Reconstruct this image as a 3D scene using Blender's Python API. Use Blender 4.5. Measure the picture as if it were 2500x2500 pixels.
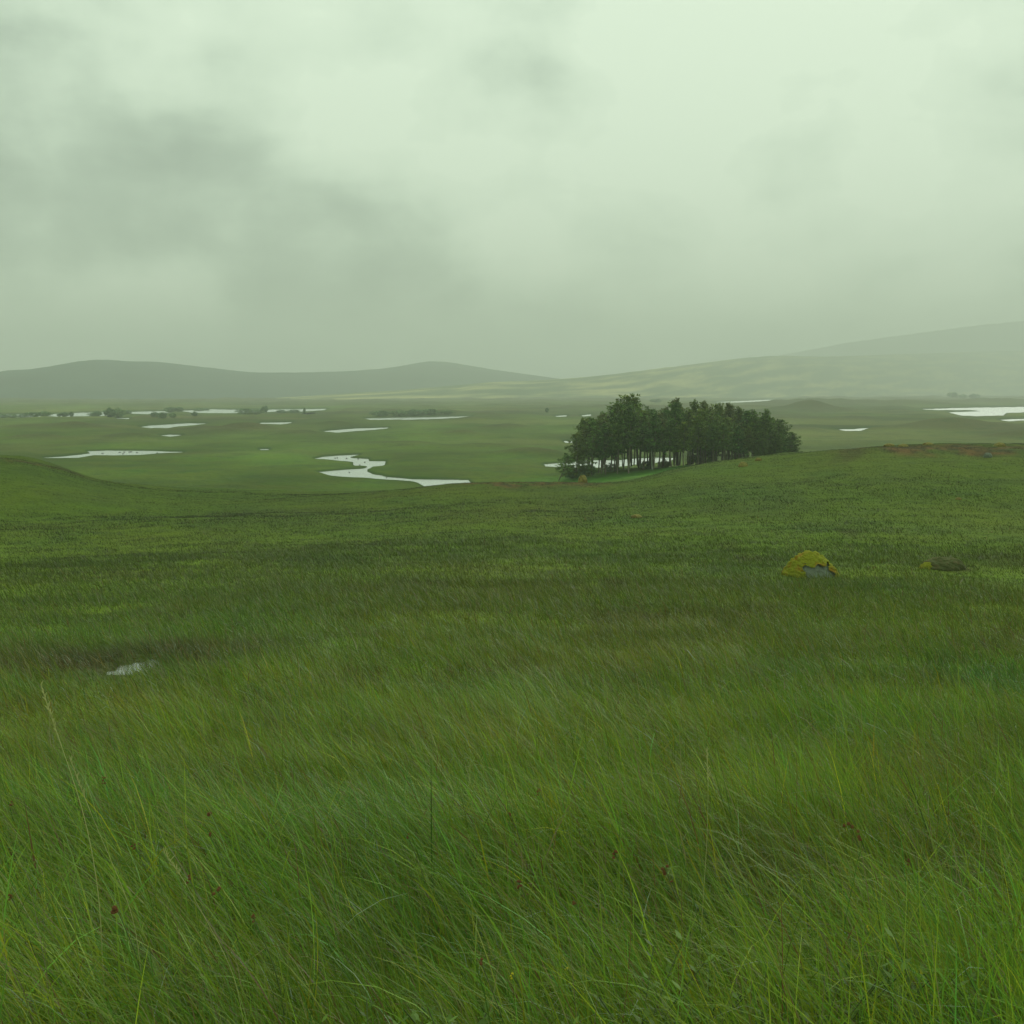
import bpy, math, random
import numpy as np
R = math.radians
rng = np.random.default_rng(7); random.seed(7)
for o in list(bpy.data.objects): bpy.data.objects.remove(o)
S = bpy.context.scene
COL = S.collection

# ------------------------------------------------------------------ camera, sky, sun, exposure
F_PX = 2680.0; HOR = 955.0
PITCH = math.atan((1250-HOR)/F_PX)
cam_d = bpy.data.cameras.new('camera'); cam = bpy.data.objects.new('camera', cam_d); COL.objects.link(cam)
cam.location = (0, 0, 0); cam.rotation_euler = (R(90)-PITCH, 0, 0)
cam_d.sensor_width = 36; cam_d.lens = 36*F_PX/2500; cam_d.clip_end = 20000; cam_d.clip_start = 0.05
cam_d.dof.use_dof = False
S.camera = cam
S.render.resolution_x = 1024; S.render.resolution_y = 1024
S.view_settings.view_transform = 'Standard'; S.view_settings.look = 'None'
S.view_settings.exposure = 0.0; S.view_settings.gamma = 1.0
try:
    S.cycles.volume_bounces = 2; S.cycles.transparent_max_bounces = 4
except Exception: pass

def pdir(px, py):                                  # world direction of a photo pixel
    u = (px-1250)/F_PX; v = (1250-py)/F_PX
    y = math.cos(PITCH)+v*math.sin(PITCH); z = -math.sin(PITCH)+v*math.cos(PITCH)
    n = math.sqrt(u*u+y*y+z*z); return (u/n, y/n, z/n)
def ray_at(px, py, D):
    d = pdir(px, py); k = D/d[1]; return (d[0]*k, D, d[2]*k)

SUN_EL, SUN_AZ = R(38), R(25)                      # azimuth clockwise from +Y (view direction)
W = bpy.data.worlds.new('World'); S.world = W; W.use_nodes = True
nt = W.node_tree; N = nt.nodes; L = nt.links; N.clear()
def nd(nt, t, **k):
    n = nt.nodes.new(t)
    for a, b in k.items():
        if a == 'inp':
            for i, v in b.items(): n.inputs[i].default_value = v
        else: setattr(n, a, b)
    return n
out = nd(nt, 'ShaderNodeOutputWorld'); bg = nd(nt, 'ShaderNodeBackground'); bg.inputs[1].default_value = 0.1
sky = nd(nt, 'ShaderNodeTexSky'); sky.sky_type = 'NISHITA'; sky.sun_disc = False
sky.sun_elevation = SUN_EL; sky.sun_rotation = SUN_AZ
tc = nd(nt, 'ShaderNodeTexCoord'); sep = nd(nt, 'ShaderNodeSeparateXYZ'); L.new(tc.outputs['Generated'], sep.inputs[0])
def math_(op, a, b=None, c=None, clamp=False, nt=nt):
    m = nt.nodes.new('ShaderNodeMath'); m.operation = op; m.use_clamp = clamp
    for i, v in enumerate((a, b, c)):
        if v is None: continue
        if isinstance(v, (int, float)): m.inputs[i].default_value = v
        else: nt.links.new(v, m.inputs[i])
    return m.outputs[0]
zc = math_('ADD', math_('MAXIMUM', sep.outputs[2], 0.0), 0.42)
comb = nd(nt, 'ShaderNodeCombineXYZ')
L.new(math_('DIVIDE', sep.outputs[0], zc), comb.inputs[0]); L.new(math_('DIVIDE', sep.outputs[1], zc), comb.inputs[1]); L.new(math_('MULTIPLY', sep.outputs[2], 3.0), comb.inputs[2])
def noise_(vec, sc, det, rough, dist=0.0, nt=nt):
    n = nd(nt, 'ShaderNodeTexNoise'); n.inputs['Scale'].default_value = sc; n.inputs['Detail'].default_value = det
    n.inputs['Roughness'].default_value = rough; n.inputs['Distortion'].default_value = dist
    nt.links.new(vec, n.inputs['Vector']); return n.outputs['Fac']
n1 = noise_(comb.outputs[0], 1.5, 4, 0.5, 0.5)
n2 = noise_(comb.outputs[0], 3.8, 6, 0.5, 0.2)
n3 = noise_(tc.outputs['Generated'], 7.0, 6, 0.55, 0.15)
cl = math_('ADD', math_('MULTIPLY', n1, 0.24), math_('ADD', math_('MULTIPLY', n2, 0.34), math_('MULTIPLY', n3, 0.42)))
cl = math_('MULTIPLY_ADD', math_('SUBTRACT', cl, 0.5), 3.1, 0.62)
low = math_('MULTIPLY', math_('POWER', 2.718, math_('MULTIPLY', math_('MAXIMUM', sep.outputs[2], 0.0), -16.0)), 0.42); cl = math_('SUBTRACT', cl, low)
def warp_(vec, sc, amt):
    n = nd(nt, 'ShaderNodeTexNoise'); n.inputs['Scale'].default_value = sc; n.inputs['Detail'].default_value = 5; n.inputs['Roughness'].default_value = .55; L.new(vec, n.inputs['Vector'])
    a = nd(nt, 'ShaderNodeVectorMath', operation='SUBTRACT'); L.new(n.outputs['Color'], a.inputs[0]); a.inputs[1].default_value = (.5, .5, .5)
    b = nd(nt, 'ShaderNodeVectorMath', operation='SCALE'); L.new(a.outputs[0], b.inputs[0]); b.inputs['Scale'].default_value = amt
    c = nd(nt, 'ShaderNodeVectorMath', operation='ADD'); L.new(vec, c.inputs[0]); L.new(b.outputs[0], c.inputs[1]); return c.outputs[0]
WV = nd(nt, 'ShaderNodeVectorMath', operation='NORMALIZE'); L.new(warp_(tc.outputs['Generated'], 6.0, .13), WV.inputs[0])
def lobe(px, py, sig, amp):                        # broad bright or dark bank of cloud in one direction of the sky
    global cl
    d = pdir(px, py); dot = nd(nt, 'ShaderNodeVectorMath', operation='DOT_PRODUCT'); dot.inputs[1].default_value = d
    L.new(WV.outputs[0], dot.inputs[0])
    e = math_('POWER', 2.718, math_('DIVIDE', math_('SUBTRACT', dot.outputs['Value'], 1.0), sig*sig))
    cl = math_('MULTIPLY_ADD', e, amp, cl)
for a in [(1500, 200, .25, .22), (1900, 300, .25, .20), (2250, 200, .14, .14), (828, 215, .035, .16), (880, 290, .05, .14), (1110, 395, .055, .18), (960, 360, .06, .12), (300, 420, .07, .20), (120, 330, .06, .14), (160, 225, .055, -.16), (320, 290, .04, -.12), (40, 600, .11, -.36),
          (1080, 180, .070, -.15), (600, 420, .06, -.12), (450, 640, .11, -.26), (400, 755, .032, .95), (270, 770, .028, .7), (520, 775, .028, .6), (400, 838, .045, -.5), (40, 880, .05, .8), (160, 900, .04, .4), (760, 730, .10, -.26), (1100, 800, .10, -.20),
          (1230, 640, .04, .42), (1320, 690, .04, .12), (1480, 690, .035, -.12), (1850, 195, .035, -.16), (2110, 70, .03, -.12), (2400, 90, .05, -.12), (340, 60, .08, .16), (1620, 420, .07, .12), (2200, 650, .12, -.12)]:
    lobe(*a)
ramp = nd(nt, 'ShaderNodeValToRGB'); cr = ramp.color_ramp; cr.interpolation = 'B_SPLINE'
cols = [(0.05, (.27, .345, .28)), (0.42, (.47, .59, .46)), (0.68, (.68, .83, .645)), (0.98, (.83, .98, .77))]
cr.elements[0].position, cr.elements[0].color = cols[0][0], (*cols[0][1], 1)
cr.elements[1].position, cr.elements[1].color = cols[-1][0], (*cols[-1][1], 1)
for p, c in cols[1:-1]:
    e = cr.elements.new(p); e.color = (*c, 1)
L.new(cl, ramp.inputs[0])
mx = nd(nt, 'ShaderNodeMix', data_type='RGBA'); mx.inputs[0].default_value = 0.96
sc10 = nd(nt, 'ShaderNodeVectorMath', operation='SCALE'); sc10.inputs['Scale'].default_value = 10.9; L.new(ramp.outputs[0], sc10.inputs[0])
L.new(sky.outputs[0], mx.inputs[6]); L.new(sc10.outputs[0], mx.inputs[7]); L.new(mx.outputs[2], bg.inputs[0]); L.new(bg.outputs[0], out.inputs[0])

sd = bpy.data.lights.new('sun', 'SUN'); sd.energy = 1.4; sd.angle = R(30); sd.color = (1, 0.97, 0.9)
sun = bpy.data.objects.new('sun', sd); COL.objects.link(sun)
from mathutils import Vector, Matrix
sv = Vector((math.cos(SUN_EL)*math.sin(SUN_AZ), math.cos(SUN_EL)*math.cos(SUN_AZ), math.sin(SUN_EL)))
sun.rotation_euler = sv.to_track_quat('Z', 'Y').to_euler()

# ------------------------------------------------------------------ helpers
def tag(o, label, cat=None, group=None, kind=None):
    o['label'] = label
    if cat: o['category'] = cat
    if group: o['group'] = group
    if kind: o['kind'] = kind
    return o
def empty(name, loc, rz=0):
    o = bpy.data.objects.new(name, None); COL.objects.link(o); o.location = loc; o.rotation_euler = (0, 0, rz); o.empty_display_size = .2
    return o
def mesh_obj(name, co, faces, mats, parent=None, col=None, smooth=True, mat_idx=None):
    """faces: (n,4) or (n,3) int array, or list of such arrays"""
    me = bpy.data.meshes.new(name); co = np.asarray(co, np.float32)
    if not isinstance(faces, list): faces = [faces]
    fl = [np.asarray(f, np.int32) for f in faces if len(f)]
    lt = np.concatenate([np.full(len(f), f.shape[1], np.int32) for f in fl]); li = np.concatenate([f.ravel() for f in fl])
    ls = np.concatenate([[0], np.cumsum(lt)[:-1]]).astype(np.int32)
    me.vertices.add(len(co)); me.vertices.foreach_set('co', co.ravel())
    me.loops.add(len(li)); me.loops.foreach_set('vertex_index', li)
    me.polygons.add(len(lt)); me.polygons.foreach_set('loop_start', ls); me.polygons.foreach_set('loop_total', lt)
    if smooth: me.polygons.foreach_set('use_smooth', np.ones(len(lt), bool))
    for m in (mats if isinstance(mats, (list, tuple)) else [mats]): me.materials.append(m)
    if mat_idx is not None: me.polygons.foreach_set('material_index', mat_idx)
    me.update(calc_edges=True)
    if col is not None:
        a = me.color_attributes.new('tint', 'FLOAT_COLOR', 'POINT')
        c4 = np.ones((len(co), 4), np.float32); c4[:, :3] = col; a.data.foreach_set('color', c4.ravel())
    o = bpy.data.objects.new(name, me); COL.objects.link(o)
    if parent: o.parent = parent
    return o
# numpy gradient noise
_P = rng.permutation(512); _P = np.concatenate([_P, _P]); _G = rng.normal(size=(512, 2)); _G /= np.linalg.norm(_G, axis=1)[:, None]
def perlin(x, y):
    xi = np.floor(x).astype(int); yi = np.floor(y).astype(int); xf = x-xi; yf = y-yi
    u = xf*xf*xf*(xf*(xf*6-15)+10); v = yf*yf*yf*(yf*(yf*6-15)+10)
    def g(a, b, dx, dy):
        h = _P[(_P[a & 511]+b) & 511]; return _G[h, 0]*dx+_G[h, 1]*dy
    n00 = g(xi, yi, xf, yf); n10 = g(xi+1, yi, xf-1, yf); n01 = g(xi, yi+1, xf, yf-1); n11 = g(xi+1, yi+1, xf-1, yf-1)
    return ((n00*(1-u)+n10*u)*(1-v)+(n01*(1-u)+n11*u)*v)*1.5
def fbm(x, y, sc, oct=4, seed=0, gain=.5):
    s = 0; a = 1; t = 0; x = x/sc+seed*17.3; y = y/sc+seed*9.1
    for _ in range(oct):
        s = s+a*perlin(x, y); t += a; a *= gain; x = x*2.03+5.1; y = y*2.03+3.7
    return s/t*1.4
def sst(x, a, b):
    t = np.clip((x-a)/(b-a), 0, 1); return t*t*(3-2*t)

# ------------------------------------------------------------------ terrain height
WL = -18.0                                          # level of the lochs below the eye
Dk = np.array([1.0, 2.5, 5, 8, 15, 31, 50, 70, 95, 120, 160, 205, 240])
near_z = [-1.55, -1.72, -2.2, -2.78, -3.86]
# photo row where the ground stands, per column, at 31, 50, 70, 95, 120, 160, 205, 240 m
COLS = {
 -250: [1420, 1325, 1240, 1110, 1140, 1185, 1190, 1150],
 0:    [1420, 1325, 1240, 1112, 1110, 1170, 1190, 1150],
 110:  [1420, 1325, 1243, 1135, 1119, 1180, 1190, 1150],
 230:  [1420, 1325, 1248, 1180, 1172, 1190, 1190, 1150],
 380:  [1418, 1320, 1250, 1205, 1192, 1192, 1186, 1150],
 600:  [1416, 1318, 1250, 1208, 1195, 1195, 1186, 1150],
 850:  [1412, 1312, 1246, 1203, 1197, 1210, 1190, 1150],
 1000: [1410, 1308, 1240, 1192, 1205, 1225, 1193, 1150],
 1130: [1410, 1303, 1234, 1176, 1200, 1225, 1193, 1150],
 1250: [1408, 1300, 1230, 1169, 1190, 1215, 1180, 1145],
 1400: [1408, 1300, 1228, 1168, 1186, 1205, 1170, 1140],
 1480: [1408, 1298, 1222, 1178, 1190, 1200, 1166, 1130],
 1560: [1406, 1296, 1214, 1170, 1180, 1190, 1152, 1125],
 1650: [1406, 1293, 1204, 1141, 1150, 1175, 1142, 1118],
 1750: [1406, 1290, 1194, 1123, 1130, 1165, 1138, 1116],
 1850: [1405, 1287, 1186, 1110, 1118, 1160, 1138, 1116],
 1950: [1405, 1284, 1178, 1103, 1110, 1160, 1145, 1125],
 2050: [1405, 1282, 1172, 1091, 1100, 1160, 1160, 1140],
 2150: [1405, 1282, 1168, 1081, 1092, 1160, 1170, 1145],
 2300: [1407, 1284, 1168, 1079, 1090, 1160, 1180, 1150],
 2500: [1410, 1286, 1170, 1083, 1092, 1160, 1185, 1150],
 2800: [1410, 1290, 1180, 1095, 1100, 1160, 1185, 1150]}
ctp = sorted(COLS)
tabs = np.array([near_z+[ray_at(1250, py, d)[2] for py, d in zip(COLS[c], Dk[5:])] for c in ctp])
ts = np.linspace(-0.62, 0.62, 340); ds = np.linspace(math.log(1.0), math.log(240), 420)
T = np.zeros((len(ts), len(ds)))
tcp = np.array([(c-1250)/F_PX for c in ctp])
rows = np.array([np.interp(ds, np.log(Dk), r) for r in tabs])
for j in range(len(ds)): T[:, j] = np.interp(ts, tcp, rows[:, j])
def blur(A, n, ax):
    k = np.hanning(2*n+1+2)[1:-1]; k /= k.sum(); pad = [(0, 0), (0, 0)]; pad[ax] = (n, n)
    B = np.pad(A, pad, mode='edge'); return np.apply_along_axis(lambda v: np.convolve(v, k, 'valid'), ax, B)
T = blur(blur(T, 9, 0), 7, 1)
def tab(t, D):
    a = np.clip((t-ts[0])/(ts[1]-ts[0]), 0, len(ts)-1.001); b = np.clip((np.log(np.maximum(D, 1.0))-ds[0])/(ds[1]-ds[0]), 0, len(ds)-1.001)
    i = a.astype(int); j = b.astype(int); a = a-i; b = b-j
    return (T[i, j]*(1-a)+T[i+1, j]*a)*(1-b)+(T[i, j+1]*(1-a)+T[i+1, j+1]*a)*b

def sc(pts, ox, oy, k): return [(ox+x/k, oy+y/k) for x, y in pts]
PONDS = [
 ('river', sc([(115,115),(190,100),(330,90),(480,80),(530,80),(440,100),(470,110),(610,118),(615,135),(600,140),(770,142),(768,175),(740,182),(650,190),(605,215),(598,238),(650,262),(740,275),(800,290),(900,297),(1020,310),(1200,315),(1400,315),(1560,318),(1600,380),(1400,420),(1190,400),(1115,362),(1090,345),(1040,330),(900,320),(760,310),(600,300),(440,292),(290,282),(250,275),(150,242),(260,232),(390,220),(560,212),(600,205),(612,195),(600,186),(490,182),(470,150),(400,140),(300,130),(200,120)], 740, 1090, 3.864), 'winding pale river below the near slope'),
 ('loch', [(109,1118),(153,1115),(189,1111),(222,1107),(215,1102),(272,1100),(388,1102),(445,1104),(388,1107),(336,1111),(280,1112),(228,1111),(191,1118)], 'long pale pool with stones beyond the left mound'),
 ('loch', [(342,1043),(365,1039.5),(430,1035.5),(460,1034),(501,1034.5),(470,1038),(430,1042),(410,1044.5),(370,1045.5)], 'thin curved pool between light green hummocks'),
 ('loch', [(392,1063.5),(415,1061.5),(445,1062.5),(415,1066)], 'small sliver of water on the brown plain'),
 ('loch', [(-120,1013),(0,1013),(125,1011.5),(190,1008.5),(262,1006.5),(262,1015),(180,1016.5),(70,1018),(0,1019),(-120,1019)], 'far pale loch behind the leftmost bushes'),
 ('loch', [(310,1006),(400,1004),(415,1008),(350,1011),(325,1010)], 'far loch right of the tall round bush'),
 ('loch', [(445,1003),(520,999.5),(590,1001),(680,1000),(797,998.5),(790,1001.5),(740,1004.5),(700,1004),(650,1006),(620,1007),(560,1008.5),(470,1008)], 'long thin loch at the foot of the pale hillside'),
 ('loch', [(653,1012.5),(700,1010.5),(714,1011.5),(680,1014.5)], 'short pool below the long thin loch'),
 ('loch', [(735,1009),(774,1007),(760,1011),(745,1011.5)], 'tiny pool beside the bushy islands'),
 ('loch', [(626,1035),(640,1032.5),(714,1030.8),(700,1034.5),(670,1037.5),(640,1037.5)], 'narrow pool behind a green hummock'),
 ('loch', [(788,1053.5),(830,1049.5),(870,1046.5),(947,1044.5),(940,1047.5),(880,1051.5),(825,1056)], 'slanting pool on the brown moor'),
 ('loch', [(891,1022),(960,1020.5),(1060,1018.5),(1148,1017),(1120,1020.5),(1040,1023.5),(1000,1024.5),(960,1026.5),(905,1027)], 'long pale loch under a dark wooded bank'),
 ('loch', [(283,1020.7),(315,1020.7),(315,1023.3),(288,1023.3)], 'thin pool under the tall round bush'),
 ('loch', [(635,1097),(655,1096.6),(656,1098.8),(636,1098.8)], 'very small pool in the green flat'),
 ('loch', [(1356,1016),(1384,1014),(1382,1016.5),(1360,1017.5)], 'thin pool left of the copse top'),
 ('loch', [(1420,1014.5),(1443,1012),(1442,1015),(1424,1016.5)], 'thin pool touching the copse top'),
 ('loch', [(1745,982),(1805,979.5),(1852,977),(1910,975.5),(1908,977.5),(1850,980),(1800,982.5)], 'far strip of water in the mist above the copse'),
 ('loch', [(2040,1049),(2085,1048),(2120,1045),(2148,1043.5),(2156,1047),(2130,1049),(2099,1053),(2065,1052.5)], 'narrow pool on the moor right of the copse'),
 ('loch', [(2253,999),(2375,995.7),(2500,993.5),(2620,992),(2620,1006),(2500,1006.5),(2455,1008),(2449,1014.5),(2388,1015.5),(2348,1014.5),(2318,1007),(2405,1004),(2368,1001),(2287,1001)], 'wide pale loch at the far right'),
 ('loch', [(2438,1026),(2470,1023.5),(2560,1022),(2560,1026.5),(2500,1026.5),(2465,1028.5)], 'sliver of loch below the wide loch at right'),
 ('loch', [(1328,1134),(1393,1128),(1457,1124),(1511,1124),(1547,1120),(1613,1118),(1650,1119),(1630,1127),(1556,1134),(1511,1140),(1435,1143),(1334,1139)], 'pale loch seen between the trunks of the copse'),
 ('loch', [(1377,1077),(1404,1076.5),(1402,1081),(1381,1081)], 'scrap of water left of the copse branches'),
 ('loch', [(1462,1069),(1476,1069),(1476,1073),(1463,1073)], 'scrap of water seen through the copse crowns'),
]
def D_of(py): return -WL/math.tan(PITCH+math.atan((py-1250)/F_PX))
def water_px(x, y):                                 # where a point of the water plane stands in the photo
    cz = y*math.cos(PITCH)-WL*math.sin(PITCH); cy = y*math.sin(PITCH)+WL*math.cos(PITCH)
    return 1250+F_PX*x/cz, 1250-F_PX*cy/cz
def poly_sd(px, py, poly, ys=3.0):
    P = np.array(poly, float)*[1, ys]; x = px; y = py*ys
    d = np.full(x.shape, 1e9); ins = np.zeros(x.shape, bool); n = len(P)
    for i in range(n):
        a = P[i]; b = P[(i+1) % n]; e = b-a
        t = np.clip(((x-a[0])*e[0]+(y-a[1])*e[1])/(e@e), 0, 1)
        d = np.minimum(d, (x-a[0]-t*e[0])**2+(y-a[1]-t*e[1])**2)
        c = (a[1] > y) != (b[1] > y)
        with np.errstate(divide='ignore', invalid='ignore'):
            c &= x < (b[0]-a[0])*(y-a[1])/((b[1]-a[1]) if b[1] != a[1] else 1e-9)+a[0]
        ins ^= c
    d = np.sqrt(d); return np.where(ins, -d, d)
# rounded mounds on the plain: photo column, row of the foot, half width and height in photo pixels
MOUNDS = [(1990,1006,110,16),(1960,990,200,10),(2350,1052,190,22),(2120,1052,90,9),(2490,1075,110,20),(1140,1030,55,9),(1230,1020,45,5),(500,1050,60,8),(590,1052,80,10),(820,1040,60,10),(180,1050,100,14),(60,1050,80,10),
          (320,1074,110,12),(90,1078,120,12),(1300,1115,110,12),(1130,1066,60,7),(560,1060,70,8),(720,1068,110,6),(1250,1050,80,5),(380,1038,40,4),(1480,1000,150,6),(2200,990,160,8),(2420,985,150,10),(1700,1000,120,8),(1080,1012,90,9),(950,1012,60,8)]
_r = np.random.default_rng(91)
for _ in range(60): _y = float(_r.choice([_r.uniform(992, 1030), _r.uniform(1025, 1100)])); MOUNDS.append((_r.uniform(-100, 2600), _y, _r.uniform(40, 120)*(1+(_y-1000)/150), _r.uniform(2.0, 4.6)*(1+(_y-1000)/150)))
PUD = ray_at(318, 1640, 15.2); PUD_Z = None
def pond_sd(x, y):
    px, py = water_px(x, np.maximum(y, 60.0))
    wob = fbm(x, y, 9, 3, 4)*2.2
    best = np.full(np.shape(x), 1e3)
    for nm, poly, lb in PONDS:
        a = np.array(poly); m = (px > a[:, 0].min()-90) & (px < a[:, 0].max()+90) & (py > a[:, 1].min()-30) & (py < a[:, 1].max()+30)
        if m.any():
            size = min(1.0, (a[:, 1].max()-a[:, 1].min())/12)
            s = poly_sd(px[m], py[m], poly)+wob[m]*(.2+size*.8)-.6*size; best[m] = np.minimum(best[m], s)
    return best
def H(x, y, ret=False):
    x = np.atleast_1d(np.asarray(x, float)); y = np.atleast_1d(np.asarray(y, float))
    r = np.hypot(x, y); az = np.arctan2(x, y); azc = np.clip(az, -.5, .5); D = r*np.cos(azc)
    zn = tab(np.tan(azc), D)
    # tussocky bumps near the camera
    amp = np.interp(D, [1, 6, 30, 90, 200], [.03, .08, .10, .09, .3])
    zn = zn+amp*fbm(x, y, 3.2, 3, 1)*0.7+np.interp(D, [3, 20, 60, 150], [0, .10, .30, .5])*fbm(x, y, 19, 2, 2)
    # the plain
    far = D > 120
    zp = np.full(x.shape, WL+1.0)
    sdv = np.full(x.shape, 1e3)
    if far.any():
        X, Y, DD = x[far], y[far], D[far]
        s = np.where(Y > 60, pond_sd(X, Y), 1e3); sdv[far] = s
        fl = .06+.94*sst(s, 4, 60)
        h = np.interp(DD, [200, 600, 1500], [.14, .4, .7])+fl*(np.interp(DD, [200, 600, 1500, 2500], [.5, 1.6, 3.4, 5])*np.abs(fbm(X, Y, np.interp(DD, [200, 1500], [60, 60]), 4, 3))
                     + np.interp(DD, [200, 1000, 2500], [.4, 1.5, 5])*(fbm(X, Y*.6, 230, 3, 5)*.6+.35))
        wobm = fbm(X, Y, 45, 3, 81)
        for (mx_, my_, hw, hp) in MOUNDS:
            dd = D_of(my_); cx = (mx_-1250)*dd/F_PX; wv = hw*dd/F_PX*.75; q = ((X-cx)/wv)**2+((Y-dd)/(wv*.9))**2
            h = h+1.1*hp*dd/F_PX*np.exp(-q)*(1+.5*wobm)*(.35+.65*sst(s, 2, 14))
        h = np.where(s < 0, np.maximum(-.8, s*.12), h*sst(s, 0, 7)+np.clip(s, 0, 1)*.05)
        zp[far] = WL+h
    k = sst(D, 200, 262)
    # copse ground stays on the near table until behind the trees
    z = zn*(1-k)+zp*k
    water_near = (sdv < 60) & (D > 170)
    lo = np.where(water_near, sst(-sdv, -14, 0), 0)
    z = np.where(water_near, z*(1-lo)+np.minimum(z, zp)*lo, z)
    z = np.where((D > 170) & (sdv > .8), np.maximum(z, WL+.10), z)
    # puddle basin in the near bog
    q = ((x-PUD[0]-.12*(y-PUD[1]))/.27)**2+((y-PUD[1])/.62)**2
    q = q*(1+.45*fbm(x, y, .35, 2, 77))
    pz = PUD[2]; w = 1-sst(q, 3, 9); z = z*(1-w)+np.maximum(z, pz+.04)*w; b = 1-sst(q, .6, 1.5); z = z*(1-b)+(pz-.08)*b
    if ret: return z, sdv
    return z
def h1(x, y): return float(H(np.array([x]), np.array([y]))[0])

# ------------------------------------------------------------------ vegetation colour (by kind of plant)
def photo_of(x, y, z):
    cz = y*math.cos(PITCH)-z*math.sin(PITCH); cy = y*math.sin(PITCH)+z*math.cos(PITCH)
    cz = np.maximum(cz, .2); return 1250+F_PX*x/cz, 1250-F_PX*cy/cz
GREEN = np.array([.074, .158, .010]); OLIVE = np.array([.110, .138, .012]); HEATH = np.array([.056, .056, .013]); LUSH = np.array([.044, .118, .018])
RUST = np.array([.145, .088, .024]); STRAW = np.array([.34, .30, .12]); MOSSG = np.array([.15, .20, .03]); TAN = np.array([.24, .26, .10])
# heather banks: world places (x, y, half width, half depth, strength)
def spot(px, py, D, hw, hd, s):
    p = ray_at(px, py, D); return (p[0], D, hw*D/F_PX, hd, s)
HB = [spot(480,1575,17,190,1.6,1.2), spot(120,1610,15.5,190,1.5,1.1), spot(650,1560,18,90,.9,.6), spot(1080,1710,13.2,60,.5,1.1), spot(1250,1660,14.5,110,.6,.9), spot(620,1755,11.5,60,.5,1.1), spot(880,1660,14,80,.5,.8),
      spot(1700,1510,22,160,1.3,.8), spot(1500,1505,22,90,1.3,.9), spot(2320,1385,33,70,.8,1.4), spot(2380,1680,13.5,120,.6,.6), spot(2150,1700,13,110,.5,.6), spot(2230,1980,7.2,140,.5,.9), spot(2360,2270,4.2,170,.35,1.1),
      spot(1850,1370,36,60,1.5,.8), spot(1830,1560,20,120,1,.5), spot(1480,1560,19,80,.9,.5), spot(750,1385,36,140,2,.5), spot(300,1420,34,180,2,.6), spot(1250,1430,32,200,1.5,.4), spot(1980,2300,4.0,120,.3,.9), spot(700,1820,10,90,.5,.5)]
RB = [spot(1290,1178,91,170,7,2.2), spot(1410,1178,93,60,5,1.4), spot(2200,1100,90,130,6,1.8), spot(2430,1100,90,170,6,2.2), spot(60,1140,98,90,6,1.8), spot(2300,1110,86,90,4,.6), spot(1370,1265,57,60,2,.3), spot(2360,2300,4.0,130,.30,.8), spot(2050,2260,4.2,90,.25,.6), spot(2290,2010,7.0,120,.5,.7), spot(1400,2080,6,90,.4,.4), spot(900,2030,6.5,90,.4,.4), spot(2180,1995,7.2,70,.4,.5)]
LB = [spot(1750,1200,66,220,6,.9), spot(1500,1170,125,150,25,1.3), spot(200,1200,90,200,8,.6), spot(900,2100,5.5,300,.8,.8), spot(2300,1450,26,200,2,.4), spot(2450,1660,13.5,80,1,.9), spot(1300,1640,13,300,.8,.4), spot(350,2100,5.5,200,.8,.6)]
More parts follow.
